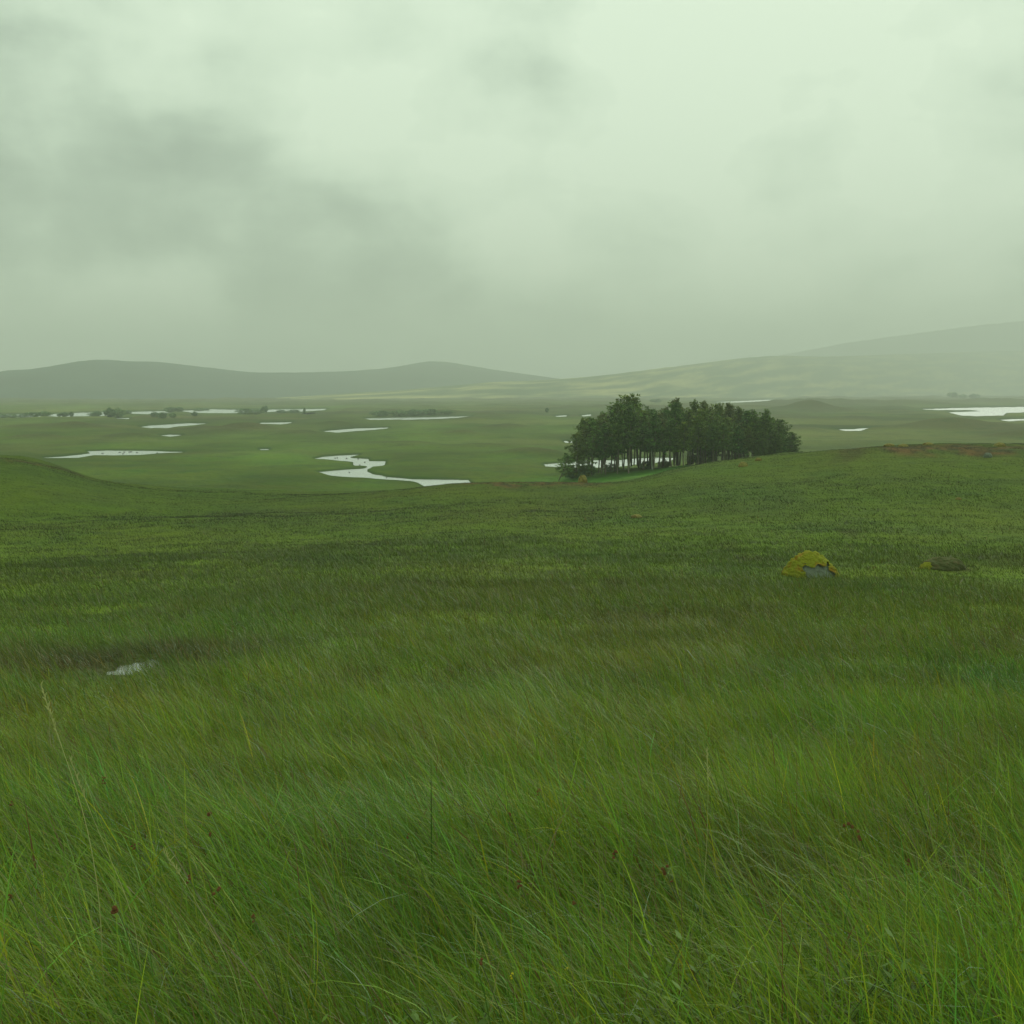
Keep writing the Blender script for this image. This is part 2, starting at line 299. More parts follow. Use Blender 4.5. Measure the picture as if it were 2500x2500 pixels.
def vegcol(x, y, sdv=None):
    D = np.maximum(y, 1.0)
    sc_ = 1.0
    a = fbm(x, y*.8, 2.6, 3, 11)*np.interp(D, [0, 60, 200], [1, .6, .2]); b = fbm(x, y*.7, 11, 4, 12); c = fbm(x, y*.8, 48, 4, 13)*np.interp(D, [0, 80, 200], [.3, 1, 1.2]); e = fbm(x, y*.55, 210, 3, 14)*np.interp(D, [150, 400], [0, 1.3])
    m = np.clip(.46+.42*b+.30*c+.35*e+.30*a, 0, 1)[:, None]
    col = GREEN*(1-m)+OLIVE*m
    l = sst(fbm(x, y, 7, 3, 15)-.2*b, .25, .8)[:, None]*.55; col = col*(1-l)+LUSH*l
    hm = sst(fbm(x, y*.8, np.interp(D, [5, 60, 300, 1200], [1.5, 4, 25, 60]), 4, 16)+.35*c+.25*e, .34, .85)*.75
    hb = np.zeros(x.shape)
    for (cx, cy, hw, hd, s) in HB: hb += s*np.exp(-((x-cx)/hw)**2-((y-cy)/hd)**2)
    hb *= (.75+.7*fbm(x, y, .9, 3, 18)); hm = np.clip(hm+hb, 0, 1)[:, None]
    col = col*(1-hm)+HEATH*hm
    rb = np.zeros(x.shape)
    for (cx, cy, hw, hd, s) in RB: rb += s*np.exp(-((x-cx)/hw)**2-((y-cy)/hd)**2)
    rb = np.clip(rb*(.55+1.0*fbm(x, y*.6, 2.6, 3, 19)), 0, 1)[:, None]
    k2 = np.clip(.5+1.6*fbm(x, y*.5, 1.1, 3, 29), 0, 1)[:, None]; col = col*(1-rb)+(RUST*1.0*k2+HEATH*.8*(1-k2))*rb
    lb = np.zeros(x.shape)
    for (cx, cy, hw, hd, s) in LB: lb += s*np.exp(-((x-cx)/hw)**2-((y-cy)/hd)**2)
    lb = np.clip(lb, 0, 1)[:, None]*.8; col = col*(1-lb)+LUSH*1.05*lb
    mm_ = (sst(D, 14, 28)*(1-sst(D, 95, 130))*.45*(1-.7*hm[:, 0])*(1-rb[:, 0]))[:, None]; col = col*(1-mm_)+np.array([.088, .122, .012])*mm_
    # far moor: paler sedge and brown peat bands
    f = sst(D, 150, 420)[:, None]*(.45+.4*np.clip(fbm(x, y*.5, 130, 4, 21)+.3*fbm(x, y, 14, 2, 25), -1, 1))[:, None]; col = col*(1-f)+np.array([.135, .185, .045])*f
    br = (sst(D, 220, 420)*sst(fbm(x*.45, y, 95, 4, 22), .12, .7)*.8)[:, None]; col = col*(1-br)+np.array([.125, .105, .045])*br
    vv = 1+sst(D, 130, 260)*(.55*fbm(x*.6, y*.8, np.interp(D, [150, 1500], [16, 70]), 4, 61)+.5*fbm(x*.4, y, np.interp(D, [150, 1500], [50, 260]), 3, 62)); vv = np.maximum(vv, .35); col = col*vv[:, None]
    t = (sst(D, 1100, 2300)*.6)[:, None]; col = col*(1-t)+TAN*.75*t*vv[:, None]
    yl = (sst(D, 180, 320)*sst(fbm(x*.5, y, 120, 3, 63), 0, .5)*.55)[:, None]; col = col*(1-yl)+np.array([.24, .26, .07])*yl
    if sdv is not None:
        s = (np.exp(-((sdv-3.5)/4.5)**2)*.7*(sdv < 200))[:, None]; col = col*(1-s)+LUSH*.75*s
        wm = (sdv < .5)[:, None]; col = np.where(wm, np.array([.05, .05, .03]), col)
    return np.clip(col, .005, 1)

# ------------------------------------------------------------------ materials
def mat(name, base=(.1, .1, .1), rough=.8, attr=None, noise=None, bump=None, spec=.3, transl=0, sub=None, up=None):
    m = bpy.data.materials.new(name); m.use_nodes = True; nt = m.node_tree; nt.nodes.clear()
    o = nd(nt, 'ShaderNodeOutputMaterial'); p = nd(nt, 'ShaderNodeBsdfPrincipled'); p.inputs['Roughness'].default_value = rough; p.inputs['Specular IOR Level'].default_value = spec
    col = None
    if attr:
        at = nd(nt, 'ShaderNodeAttribute', attribute_name=attr); col = at.outputs['Color']
    else:
        rgb = nd(nt, 'ShaderNodeRGB'); rgb.outputs[0].default_value = (*base, 1); col = rgb.outputs[0]
    geo = nd(nt, 'ShaderNodeNewGeometry')
    tcn = nd(nt, 'ShaderNodeTexCoord')
    if noise:                                     # list of (scale, detail, strength, colour2 or None for value)
        for (s, det, st, c2, co) in noise:
            vec = geo.outputs['Position'] if co == 'w' else tcn.outputs['Object']
            f = noise_(vec, s, det, .6, 0, nt)
            if c2 is None:
                v = math_('MULTIPLY_ADD', math_('SUBTRACT', f, .5), st*2, 1.0, nt=nt)
                mm = nd(nt, 'ShaderNodeVectorMath', operation='SCALE'); nt.links.new(col, mm.inputs[0]); nt.links.new(v, mm.inputs['Scale']); col = mm.outputs[0]
            else:
                mp = nd(nt, 'ShaderNodeMapRange'); nt.links.new(f, mp.inputs[0]); mp.inputs[1].default_value = .5; mp.inputs[2].default_value = .66; mp.inputs[4].default_value = st
                mm = nd(nt, 'ShaderNodeMix', data_type='RGBA'); nt.links.new(mp.outputs[0], mm.inputs[0]); nt.links.new(col, mm.inputs[6]); mm.inputs[7].default_value = (*c2, 1); col = mm.outputs[2]
    nt.links.new(col, p.inputs['Base Color'])
    if bump:
        prev = None
        for (s, det, dist) in bump:
            f = noise_(geo.outputs['Position'], s, det, .65, 0, nt); b = nd(nt, 'ShaderNodeBump'); b.inputs['Distance'].default_value = dist; b.inputs['Strength'].default_value = 1
            nt.links.new(f, b.inputs['Height'])
            if prev: nt.links.new(prev, b.inputs['Normal'])
            prev = b.outputs[0]
        nt.links.new(prev, p.inputs['Normal'])
    if up is not None:                            # leaf normals lean to the sky, as curved and crossing blades do
        a = nd(nt, 'ShaderNodeVectorMath', operation='SCALE'); nt.links.new(geo.outputs['Normal'], a.inputs[0]); a.inputs['Scale'].default_value = 1-up
        b = nd(nt, 'ShaderNodeVectorMath', operation='ADD'); nt.links.new(a.outputs[0], b.inputs[0]); b.inputs[1].default_value = (0, 0, up)
        c_ = nd(nt, 'ShaderNodeVectorMath', operation='NORMALIZE'); nt.links.new(b.outputs[0], c_.inputs[0]); nt.links.new(c_.outputs[0], p.inputs['Normal'])
    sh = p.outputs[0]
    if transl:
        tr = nd(nt, 'ShaderNodeBsdfTranslucent'); nt.links.new(col, tr.inputs[0]); ms = nd(nt, 'ShaderNodeMixShader'); ms.inputs[0].default_value = transl
        nt.links.new(sh, ms.inputs[1]); nt.links.new(tr.outputs[0], ms.inputs[2]); sh = ms.outputs[0]
    nt.links.new(sh, o.inputs[0]); return m
M_ground = mat('moor', attr='tint', rough=.95, spec=.1, noise=[(9, 5, .45, None, 'w'), (1.6, 4, .4, None, 'w'), (.22, 5, .55, None, 'w'), (.045, 5, .6, None, 'w'), (.7, 5, .35, (.04, .07, .018), 'w'), (.09, 6, .5, (.05, .085, .022), 'w')], bump=[(.5, 5, .5), (4, 4, .12)])
M_grass = mat('grass_blades', attr='tint', rough=.40, spec=.17, transl=.38, up=.42)
M_sward = mat('short_grass', attr='tint', rough=.5, spec=.13, transl=.34, up=.6)
M_leaf = mat('needles', attr='tint', rough=.6, spec=.2, transl=.3)
M_bark = mat('bark', (.10, .085, .06), .9, noise=[(3, 4, .5, None, 'o')])
M_palebark = mat('pale_bark', (.30, .32, .25), .9, noise=[(3, 4, .4, None, 'o')])
M_rock = mat('rock', (.10, .115, .085), .85, noise=[(1.9, 6, 1, (.055, .06, .045), 'o'), (14, 6, .8, None, 'o'), (3.6, 4, .9, (.24, .30, .22), 'o')], bump=[(5, 6, .08), (22, 5, .03)])
M_darkrock = mat('dark_rock', (.05, .055, .045), .8, noise=[(4, 4, .5, None, 'w')])
M_moss = mat('moss', (.098, .104, .010), 1.0, noise=[(2.6, 6, 1, (.115, .062, .010), 'o'), (9, 4, .7, None, 'o'), (34, 3, .7, None, 'o')], bump=[(7, 4, .10), (24, 5, .04)], spec=.1)
M_hill = mat('hill_heath', (.040, .065, .048), 1, noise=[(.006, 6, .5, (.028, .042, .03), 'w'), (.02, 5, .5, None, 'w')], spec=.05)
M_seed = mat('seed_head', (.15, .065, .026), .9, noise=[(120, 3, .4, None, 'w')]); M_stalk = mat('dry_stalk', (.36, .35, .14), .7, noise=[(30, 2, .3, None, 'w')])
M_petal = mat('petal', (.75, .62, .03), .6)
def mk_water():
    m = bpy.data.materials.new('water'); m.use_nodes = True; nt = m.node_tree; p = nt.nodes['Principled BSDF']
    p.inputs['Base Color'].default_value = (.66, .68, .66, 1); p.inputs['Metallic'].default_value = .9; p.inputs['Roughness'].default_value = .22; p.inputs['IOR'].default_value = 1.33; p.inputs['Specular IOR Level'].default_value = .5
    g = nd(nt, 'ShaderNodeNewGeometry'); f = noise_(g.outputs['Position'], .8, 3, .6, 0, nt); b = nd(nt, 'ShaderNodeBump'); b.inputs['Distance'].default_value = .02
    nt.links.new(f, b.inputs['Height']); nt.links.new(b.outputs[0], p.inputs['Normal']); return m
M_water = mk_water()

# ------------------------------------------------------------------ terrain mesh
a_in = np.linspace(-R(29), R(29), 1000); a_out = np.concatenate([np.linspace(R(29), R(62), 160)[1:], np.linspace(R(62), R(298), 90)[1:], np.linspace(R(298), R(331), 160)[1:-1]])
az = np.concatenate([a_in, a_out]); na = len(az)
r1 = np.exp(np.linspace(math.log(.6), math.log(150), 300)); r2 = 1/np.linspace(1/150, 1/3200, 400)[1:]; r3 = np.array([3600, 4200, 5000, 6000, 7000])
rr = np.concatenate([r1, r2, r3]); nr = len(rr)
RR, AA = np.meshgrid(rr, az, indexing='ij'); X = (RR*np.sin(AA)).ravel(); Y = (RR*np.cos(AA)).ravel()
Z, SD = H(X, Y, True)
# the land around and behind eases to the level of the plain
i, j = np.meshgrid(np.arange(nr-1), np.arange(na), indexing='ij'); j2 = (j+1) % na
q = np.stack([i*na+j, (i*na+j2), (i+1)*na+j2, (i+1)*na+j], -1).reshape(-1, 4)[:, ::-1]
VC = vegcol(X, Y, SD)
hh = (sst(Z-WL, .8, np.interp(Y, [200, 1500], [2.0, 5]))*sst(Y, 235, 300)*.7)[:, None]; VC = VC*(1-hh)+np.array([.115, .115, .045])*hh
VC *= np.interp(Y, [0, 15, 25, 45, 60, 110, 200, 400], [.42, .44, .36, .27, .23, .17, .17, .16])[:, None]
pq = np.exp(-((X-PUD[0])**2/.9+(Y-PUD[1])**2/3.0))[:, None]; VC = VC*(1-pq)+np.array([.018, .020, .008])*pq
bk = spot(1560, 1170, 200, 230, 12, 1.0); bw = np.clip(np.exp(-((X-bk[0])/bk[2])**2-((Y-bk[1])/bk[3])**2)*1.6, 0, 1)[:, None]; VC = VC*(1-bw)+np.array([.022, .052, .008])*bw      # tint falls with distance; dark peat round the puddle, green bank by the copse
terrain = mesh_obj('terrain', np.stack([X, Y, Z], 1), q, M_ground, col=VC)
tag(terrain, 'rolling green moor running down to a boggy plain', kind='structure')

for nm, poly, lb in PONDS:
    P = np.array(poly); c = P.mean(0); lo = P.min(0)-[10, 1.6]; hi = P.max(0)+[10, 3]; n = 14
    xs = np.linspace(lo[0], hi[0], n); top = [(x, lo[1]) for x in xs]; bot = [(x, hi[1]) for x in xs[::-1]]
    ring = []
    for (px, py) in top+bot:
        D = D_of(max(py, 966)); ring.append(((px-1250)/F_PX*(D*math.cos(PITCH)-WL*math.sin(PITCH)), D, WL-(.004*len(ring)*0)))
    o = mesh_obj('water', np.array(ring), [np.arange(len(ring))[None, ::-1]], M_water, smooth=False)
    tag(o, lb, kind='structure')
th = np.linspace(0, 2*math.pi, 24, endpoint=False)
o = mesh_obj('water', np.stack([PUD[0]+.5*np.cos(th), PUD[1]+1.1*np.sin(th), np.full(24, PUD[2])], 1), [np.arange(24)[None, :]], M_water, smooth=False)
tag(o, 'small puddle among dark heather in the near bog', kind='structure')

# ------------------------------------------------------------------ hills
def hills(name, label, pts, D, front, back, mt, seed, base=-19, colr=None, rough=1.0):
    pts = np.array(pts, float); n = 420; m = 70
    px = np.linspace(pts[0, 0], pts[-1, 0], n); Dm = D; D = np.interp(px, D[0], D[1]) if isinstance(D, list) else np.full(n, float(D)); x = (px-1250)*D/F_PX; Dm = float(np.mean(D))
    crest = np.interp(px, pts[:, 0], pts[:, 1]); k = np.hanning(15); k /= k.sum(); crest = np.convolve(np.pad(crest, 7, mode='edge'), k, 'valid')
    cz = (HOR-crest)*D/F_PX
    v = np.linspace(-1, 1, m); V, XX = np.meshgrid(v, x, indexing='ij'); CZ = np.tile(cz, (m, 1))
    yy = D[None, :]+np.where(V < 0, V*front*(D/D[0])[None, :]**1.3, V*back); prof = np.cos(np.clip(np.abs(V), 0, 1)*math.pi/2)**1.5
    hgt = (CZ-base); nz = fbm(XX+0*yy, yy, Dm*.09, 5, seed)*.10*rough
    zz = base+hgt*(prof+nz*(1-prof**3)*np.minimum(1, prof*3))
    zz += fbm(XX, yy, Dm*.018, 4, seed+1)*hgt*.012*prof
    XX = XX*(yy/D[None, :])**.4
    i, j = np.meshgrid(np.arange(m-1), np.arange(n-1), indexing='ij'); q = np.stack([i*n+j, i*n+j+1, (i+1)*n+j+1, (i+1)*n+j], -1).reshape(-1, 4)
    c = None if colr is None else colr(XX.ravel(), (yy-D[None, :]).ravel(), yy.ravel())
    o = mesh_obj(name, np.stack([XX.ravel(), yy.ravel(), zz.ravel()], 1), q, mt, col=c)
    return tag(o, label, kind='structure')
hills('hills', 'dark grey mountain ridge fading into rain at left', [(-900,960),(-400,945),(-100,940),(0,922),(35,910),(70,903),(100,904),(150,898),(200,890),(235,882),(272,879),(310,883),(350,885),(395,884),(440,890),(520,899),(620,910),(730,911),(850,908),(940,902),(1000,893),(1050,884),(1090,885),(1140,893),(1200,903),(1300,917),(1400,930),(1500,960),(1560,985)], [[200, 700, 1100, 1500], [2900, 3300, 4300, 4300]], 900, 900, M_hill, 31)
def lc(x, v, y):
    t = (sst(fbm(x*.45, v*1.1, 90, 5, 41), -.25, .5)*np.interp(y, [2300, 3000, 4200], [1, .75, .45]))[:, None]; c = np.array([.10, .14, .06])*(1-t)+np.array([.44, .41, .17])*t  # tan grass streaks, brightened in colour to look sunlit
    return c*(1+.3*fbm(x, v, 28, 3, 42))[:, None]
M_far = mat('far_grass', attr='tint', rough=1, spec=.05)
hills('hills', 'pale tawny hillside rising to the right in mist', [(-700,992),(200,986),(420,982),(560,976),(700,970),(780,965),(870,959),(960,954),(1080,944),(1160,937),(1200,933),(1290,930),(1400,924),(1500,914),(1600,901),(1700,889),(1800,876),(1880,870),(2000,873),(2150,868),(2400,860),(2900,850)], [[700, 1500, 2500], [2300, 3000, 6000]], 480, 700, M_far, 33, colr=lc, rough=.6)
hills('hills', 'faint high mountain almost lost in mist at right', [(1300,950),(1500,930),(1650,900),(1800,885),(1950,860),(2050,840),(2200,820),(2350,800),(2500,785),(2900,775),(3300,800)], 7000, 900, 900, M_hill, 35)

# ------------------------------------------------------------------ grass
def wind(x, y): return .55+.35*fbm(x, y, 2.3, 2, 51)
def blades(x, y, h, w, K, col, lean, yaw, droop, z=None):
    n = len(x); z = H(x, y)-.03 if z is None else z
    s = np.linspace(0, 1, K+1)[None, :]
    dx = np.cos(yaw)[:, None]; dy = np.sin(yaw)[:, None]
    ln = lean[:, None]; dr = droop[:, None]; hh = h[:, None]
    ang = ln+dr*s**1.6*1.0                       # angle from vertical along the blade
    ds_ = hh/K
    ox = np.cumsum(np.sin(ang)*ds_, 1)-np.sin(ang[:, :1])*ds_; oz = np.cumsum(np.cos(ang)*ds_, 1)-np.cos(ang[:, :1])*ds_
    px = x[:, None]+dx*ox; py = y[:, None]+dy*ox; pz = z[:, None]+oz
    ww = (w[:, None]*(1-s**2.2)*.5+w[:, None]*.04)
    tw = rng.uniform(0, math.pi, n)[:, None]+s*.8
    # side vector in the plane across the blade, twisting a little
    sx = np.cos(tw); sy = np.sin(tw)
    A = np.stack([px-sx*ww, py-sy*ww, pz], -1); B = np.stack([px+sx*ww, py+sy*ww, pz], -1)
    co = np.stack([A, B], 2).reshape(-1, 3)
    base = (np.arange(n)*2*(K+1))[:, None]; k = np.arange(K)[None, :]*2
    f = np.stack([base+k, base+k+1, base+k+3, base+k+2], -1).reshape(-1, 4)
    cc = np.repeat(col, 2*(K+1), 0)
    return co, f, cc
def zone(r0, r1, dens, hmean, w0, K, tuft, amax=R(27.5)):
    area = (r1*r1-r0*r0)*amax; n = int(area*dens)
    nt_ = max(1, int(n/tuft)); cr_ = np.sqrt(rng.uniform(r0*r0, r1*r1, nt_)); ca = rng.uniform(-amax, amax, nt_)
    tx = cr_*np.sin(ca); ty = cr_*np.cos(ca)
    tsz = rng.lognormal(0, .35, nt_); ti = rng.integers(0, nt_, n); loose = rng.random(n) < (.30 if r0 < 19 else (.6 if r0 < 29 else .92))
    spread = .13+.016*r0; tyaw = rng.normal(0, .55, nt_); tlean = rng.normal(0, .14, nt_); tcol = rng.random(nt_)
    gx = rng.normal(size=n); gy = rng.normal(size=n)
    x = tx[ti]+gx*spread*np.where(loose, 4, 1)*tsz[ti]; y = ty[ti]+gy*spread*np.where(loose, 4, 1)*tsz[ti]
    D = np.maximum(np.hypot(x, y), 1)
    q = ((x-PUD[0]-.12*(y-PUD[1]))/.27)**2+((y-PUD[1])/.62)**2; keep = (q > .8) | (rng.random(n) < .40)
    qf = (np.abs(x-PUD[0]) < .6) & (y < PUD[1]) & (y > PUD[1]-2.6)
    c = vegcol(x, y); heath = np.clip((c[:, 0]/c[:, 1]-.62)*3, 0, 1)
    patch = fbm(x, y, 1.5, 3, 52)*1.5; big = fbm(x, y, 6, 2, 53)
    h = hmean*np.clip(1+.38*patch+.30*big, .4, 1.9)*rng.lognormal(0, .28, n)*(.8+.3*tsz[ti]*~loose)*(1-.45*heath)
    h = np.where(qf, h*.45, h); h = np.clip(h, .06, hmean*1.9)
    wd = wind(x, y)
    yaw = math.pi+rng.normal(0, .40, n)+.25+tyaw[ti]+.5*fbm(x, y, 2.5, 2, 57); ra = rng.uniform(0, 2*math.pi, n); wild = rng.random(n) < .09; yaw = np.where(wild, ra, yaw)
    lean = np.clip(.14+.42*wd+tlean[ti]+rng.normal(0, .15, n)-.12*(D < 3), -.2, 1.0)
    arch = rng.random(n) < .22
    droop = np.clip(.30+.75*wd*rng.random(n)+rng.normal(0, .25, n)+arch*rng.uniform(.5, 1.3, n), 0, 2.3)*np.clip(h/hmean, .5, 1.4)
    v = np.exp(rng.normal(0, 1, n)*np.interp(D, [20, 60, 110], [.24, .14, .10]))[:, None]*(1+.22*patch*np.interp(D, [15, 40], [1, .4]))[:, None]*np.interp(tsz[ti], [.4, 2], [.85, 1.15])[:, None]  # low patches get a darker tint: shade of the hollows put into blade colour
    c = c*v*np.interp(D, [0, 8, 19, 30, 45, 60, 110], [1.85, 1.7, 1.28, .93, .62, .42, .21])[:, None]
    tc_ = tcol[ti][:, None]; fdd = np.interp(D, [12, 40], [1, .25])[:, None]; c = c*(1-fdd)+fdd*np.where(tc_ < .30, c*np.array([1.28, 1.02, .9]), np.where(tc_ > .80, c*np.array([.78, 1.0, 1.1]), c)); c = c*(1-.30*fdd*(np.clip(np.hypot(gx, gy)-1.2, 0, 1)*~loose)[:, None])  # tuft hues; outer blades darkened to paint shade between tufts
    k = rng.random(n); ks = np.interp(D, [15, 40], [1, .25]); c = np.where((k < .05*ks)[:, None], STRAW*rng.uniform(.4, .9, n)[:, None], c); c = np.where(((k > .05) & (k < .05+.03*ks))[:, None], np.array([.16, .085, .03]), c)
    c = np.where(((k > .08) & (k < .16))[:, None], c*np.array([.9, 1.1, 1.7]), c); c = np.where(((k > .16) & (k < .34))[:, None], c*(1+np.array([.45, .08, -.3])*fdd), c)
    gl = (rng.random(n) < .12) & arch & (D < 22); c = np.where(gl[:, None], np.array([.30, .38, .24]), c)  # some arched near blades painted pale as a wet sky gleam
    w = w0*rng.lognormal(0, .3, n)
    m = keep & (y > .9); x, y, h, w, c, lean, yaw, droop = x[m], y[m], h[m], w[m], c[m], lean[m], yaw[m], droop[m]
    return blades(x, y, h, w, K, np.clip(c, .004, .7), lean, yaw, droop)
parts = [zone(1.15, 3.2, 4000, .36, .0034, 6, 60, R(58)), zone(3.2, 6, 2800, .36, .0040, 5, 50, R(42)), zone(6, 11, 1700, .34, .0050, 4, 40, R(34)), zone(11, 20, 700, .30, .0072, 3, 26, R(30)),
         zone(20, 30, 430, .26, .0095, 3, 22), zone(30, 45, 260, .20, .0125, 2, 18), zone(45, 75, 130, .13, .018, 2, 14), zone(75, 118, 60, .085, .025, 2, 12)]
co = []; fa = []; cc = []; off = 0
for a, b, c in parts: co.append(a); fa.append(b+off); cc.append(c); off += len(a)
nf = [len(b) for b in fa]; mi = np.concatenate([np.full(n_, 0 if k_ < 7 else 1, np.int32) for k_, n_ in enumerate(nf)])
print('grass verts', off)
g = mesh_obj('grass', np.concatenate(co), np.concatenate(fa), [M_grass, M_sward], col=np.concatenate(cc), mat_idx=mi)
tag(g, 'long wet green moor grass bent to the left by wind', 'grass', kind='stuff')
del co, fa, cc, parts

# ------------------------------------------------------------------ tubes
def tube(path, rad, sides=6):
    P = np.array(path, float); n = len(P); rad = np.broadcast_to(rad, (n,)) if np.ndim(rad) else np.full(n, rad)
    Tn = np.gradient(P, axis=0); Tn /= np.linalg.norm(Tn, axis=1)[:, None]+1e-9
    ref = np.array([0.3, 1, 0.1]); A = np.cross(Tn, ref); A /= np.linalg.norm(A, axis=1)[:, None]+1e-9; B = np.cross(Tn, A)
    t = np.linspace(0, 2*math.pi, sides, endpoint=False)
    co = P[:, None, :]+rad[:, None, None]*(A[:, None, :]*np.cos(t)[None, :, None]+B[:, None, :]*np.sin(t)[None, :, None])
    i, j = np.meshgrid(np.arange(n-1), np.arange(sides), indexing='ij'); j2 = (j+1) % sides
    f = np.stack([i*sides+j, i*sides+j2, (i+1)*sides+j2, (i+1)*sides+j], -1).reshape(-1, 4)
    return co.reshape(-1, 3), f
def join(lst):
    co = []; fa = []; off = 0
    for a, b in lst: co.append(a); fa.append(b+off); off += len(a)
    return np.concatenate(co), np.concatenate(fa)
def leaves(centres, size, n_per, spread, base_col, squash=.5, r=rng):
    c = np.repeat(centres, n_per, 0); n = len(c)
    p = c+r.normal(size=(n, 3))*spread*np.array([1, 1, squash])
    a = r.normal(size=(n, 3)); a[:, 2] *= .6; a /= np.linalg.norm(a, axis=1)[:, None]; b = np.cross(a, r.normal(size=(n, 3))); b /= np.linalg.norm(b, axis=1)[:, None]
    s = size*r.uniform(.6, 1.3, n)[:, None]
    co = np.stack([p-a*s*.5, p+b*s*.28, p+a*s*.5, p-b*s*.28], 1).reshape(-1, 3); f = np.arange(n*4).reshape(-1, 4)
    cv = 2.5*np.repeat(np.exp(r.normal(0, .3, len(centres))), n_per)*np.exp(r.normal(0, .15, n))
    hue = np.repeat(r.random(len(centres))**2, n_per)[:, None]
    col = (np.array(base_col)*(1-hue*.45)+np.array([base_col[0]*1.7, base_col[1]*1.0, base_col[2]*.8])*hue*.45)*cv[:, None]
    return co, f, np.repeat(col, 4, 0)

# ------------------------------------------------------------------ pines
def make_pine(seed, low=.35, width=.20, fork=0, colr=(.036, .066, .013), lean=0.0, barkm=None, sparse=1.0, wid_low=1.0, round_=False):
    """unit tree, 1 high; returned as trunk, crown meshes"""
    r = np.random.default_rng(seed); HT = 14.0
    root = empty('pine_tree', (0, 0, -1000))
    zs = np.linspace(-.03, .97, 44); bx = lean*zs**1.5+.012*np.sin(zs*7+seed); by = .012*np.cos(zs*6+seed*2)
    cen = np.stack([bx, by, zs], 1)*HT
    tr = [tube(cen, (.0105*(1-zs)**.8+.0022)*HT, 7)]
    def at(z): return np.array([np.interp(z, zs, bx), np.interp(z, zs, by), z])
    clumps = []; z = low*.55
    while z < .95:
        u = max(0, (z-low)/(1-low)); dead = z < low
        nb = r.integers(2, 4) if dead else r.integers(3, 6)
        for _ in range(nb):
            th = r.uniform(0, 2*math.pi)
            env = (math.sin(math.pi*min(1, .30+.70*u)**1.0)**.8*(1-.25*u)+.10) if not round_ else (1-u**2)**.5
            if u < .3 and not dead: env *= wid_low
            L_ = width*max(.12, env)*r.uniform(.45, 1.25)*(1.15 if math.cos(th) < 0 else .9)
            if dead: L_ = width*r.uniform(.15, .55)
            up = r.uniform(.0, .35)+.45*u; p0 = at(z); k = 9; s = np.linspace(0, 1, k)
            d = np.array([math.cos(th), math.sin(th), 0])
            P = p0[None, :]+d[None, :]*(L_*s)[:, None]; P[:, 2] += L_*up*s-L_*.25*s**2*(1-u)
            P[:, :2] += r.normal(0, .004, (k, 2))*s[:, None]
            tr.append(tube(P*HT, .0032*(1-s*.8)*HT*(1.1-z), 4))
            if not dead:
                nn = max(2, int(L_*34*sparse)); t = r.uniform(.30, 1.05, nn)
                clumps.append(np.stack([np.interp(t, s, P[:, i]) for i in range(3)], 1)+r.normal(0, .012, (nn, 3))*[1, 1, .6])
        z += r.uniform(.016, .034) if not dead else r.uniform(.04, .08)
    for _ in range(1+fork):
        dx = r.normal(0, .03)*fork; t = r.uniform(.88, 1.02, 7); clumps.append(np.stack([at(.95)[0]+dx*(t-.85)*8+r.normal(0, .006, 7), r.normal(0, .01, 7), t], 1))
    C_ = np.concatenate(clumps)*HT
    co, f = join(tr); t_ = mesh_obj('trunk', co, f, barkm or M_bark, root)
    co, f, c = leaves(C_, .42, 11, .22, colr, .7, r); mesh_obj('crown', co, f, M_leaf, root, col=c)
    return root
protos = [make_pine(101, .34, .20, 1), make_pine(102, .40, .17, 0, (.032, .062, .013)), make_pine(103, .36, .22, 2, (.044, .072, .012)), make_pine(104, .42, .18, 1, (.038, .060, .012)),
          make_pine(105, .30, .21, 0, (.030, .064, .014)), make_pine(106, .38, .19, 1, (.050, .068, .022)), make_pine(107, .06, .30, 0, (.040, .062, .014), wid_low=1.3, sparse=.9), make_pine(108, .10, .24, 0, (.034, .060, .013), round_=True),
          make_pine(109, .30, .20, 2, (.05, .09, .022), sparse=.55, lean=-.10), make_pine(110, .45, .13, 0, (.05, .10, .03), barkm=M_palebark, sparse=.6)]
def copy_tree(o, parent=None):
    c = o.copy(); COL.objects.link(c); c.parent = parent
    for ch in list(o.children): copy_tree(ch, c)
    return c
used = set()
def place(i, px, D, top_py, label, group=None, wide=1.0, rz=None, cat='tree', ref=14.0, pr=None, tilt=0):
    pr = pr or protos; p = pr[i]
    o = p if id(p) not in used else copy_tree(p); used.add(id(p))
    b = ray_at(px, 1100, D); z = h1(b[0], D); top = ray_at(px, top_py, D)[2]; s = max(.12, (top-z)/ref)
    o.location = (b[0], D, z-.05*s); o.scale = (s*wide, s*wide, s); o.rotation_euler = (0, tilt, rng.uniform(0, 6.28) if rz is None else rz)
    return tag(o, label, cat, group)
SKY = np.array([(1360,1105),(1372,1090),(1390,1062),(1408,1045),(1418,1018),(1440,1010),(1455,1000),(1480,1003),(1505,990),(1520,972),(1535,962),(1550,966),(1565,984),(1580,985),(1600,992),(1622,985),(1636,995),(1648,973),(1662,985),(1675,1000),(1692,977),(1705,995),(1718,980),(1738,1000),(1750,985),(1765,990),(1778,985),(1792,1003),(1805,994),(1822,995),(1838,1002),(1850,1010),(1870,1001),(1890,1010),(1912,1030),(1930,1055),(1945,1088),(1960,1100)])
GRP = 'pines of the dense copse'
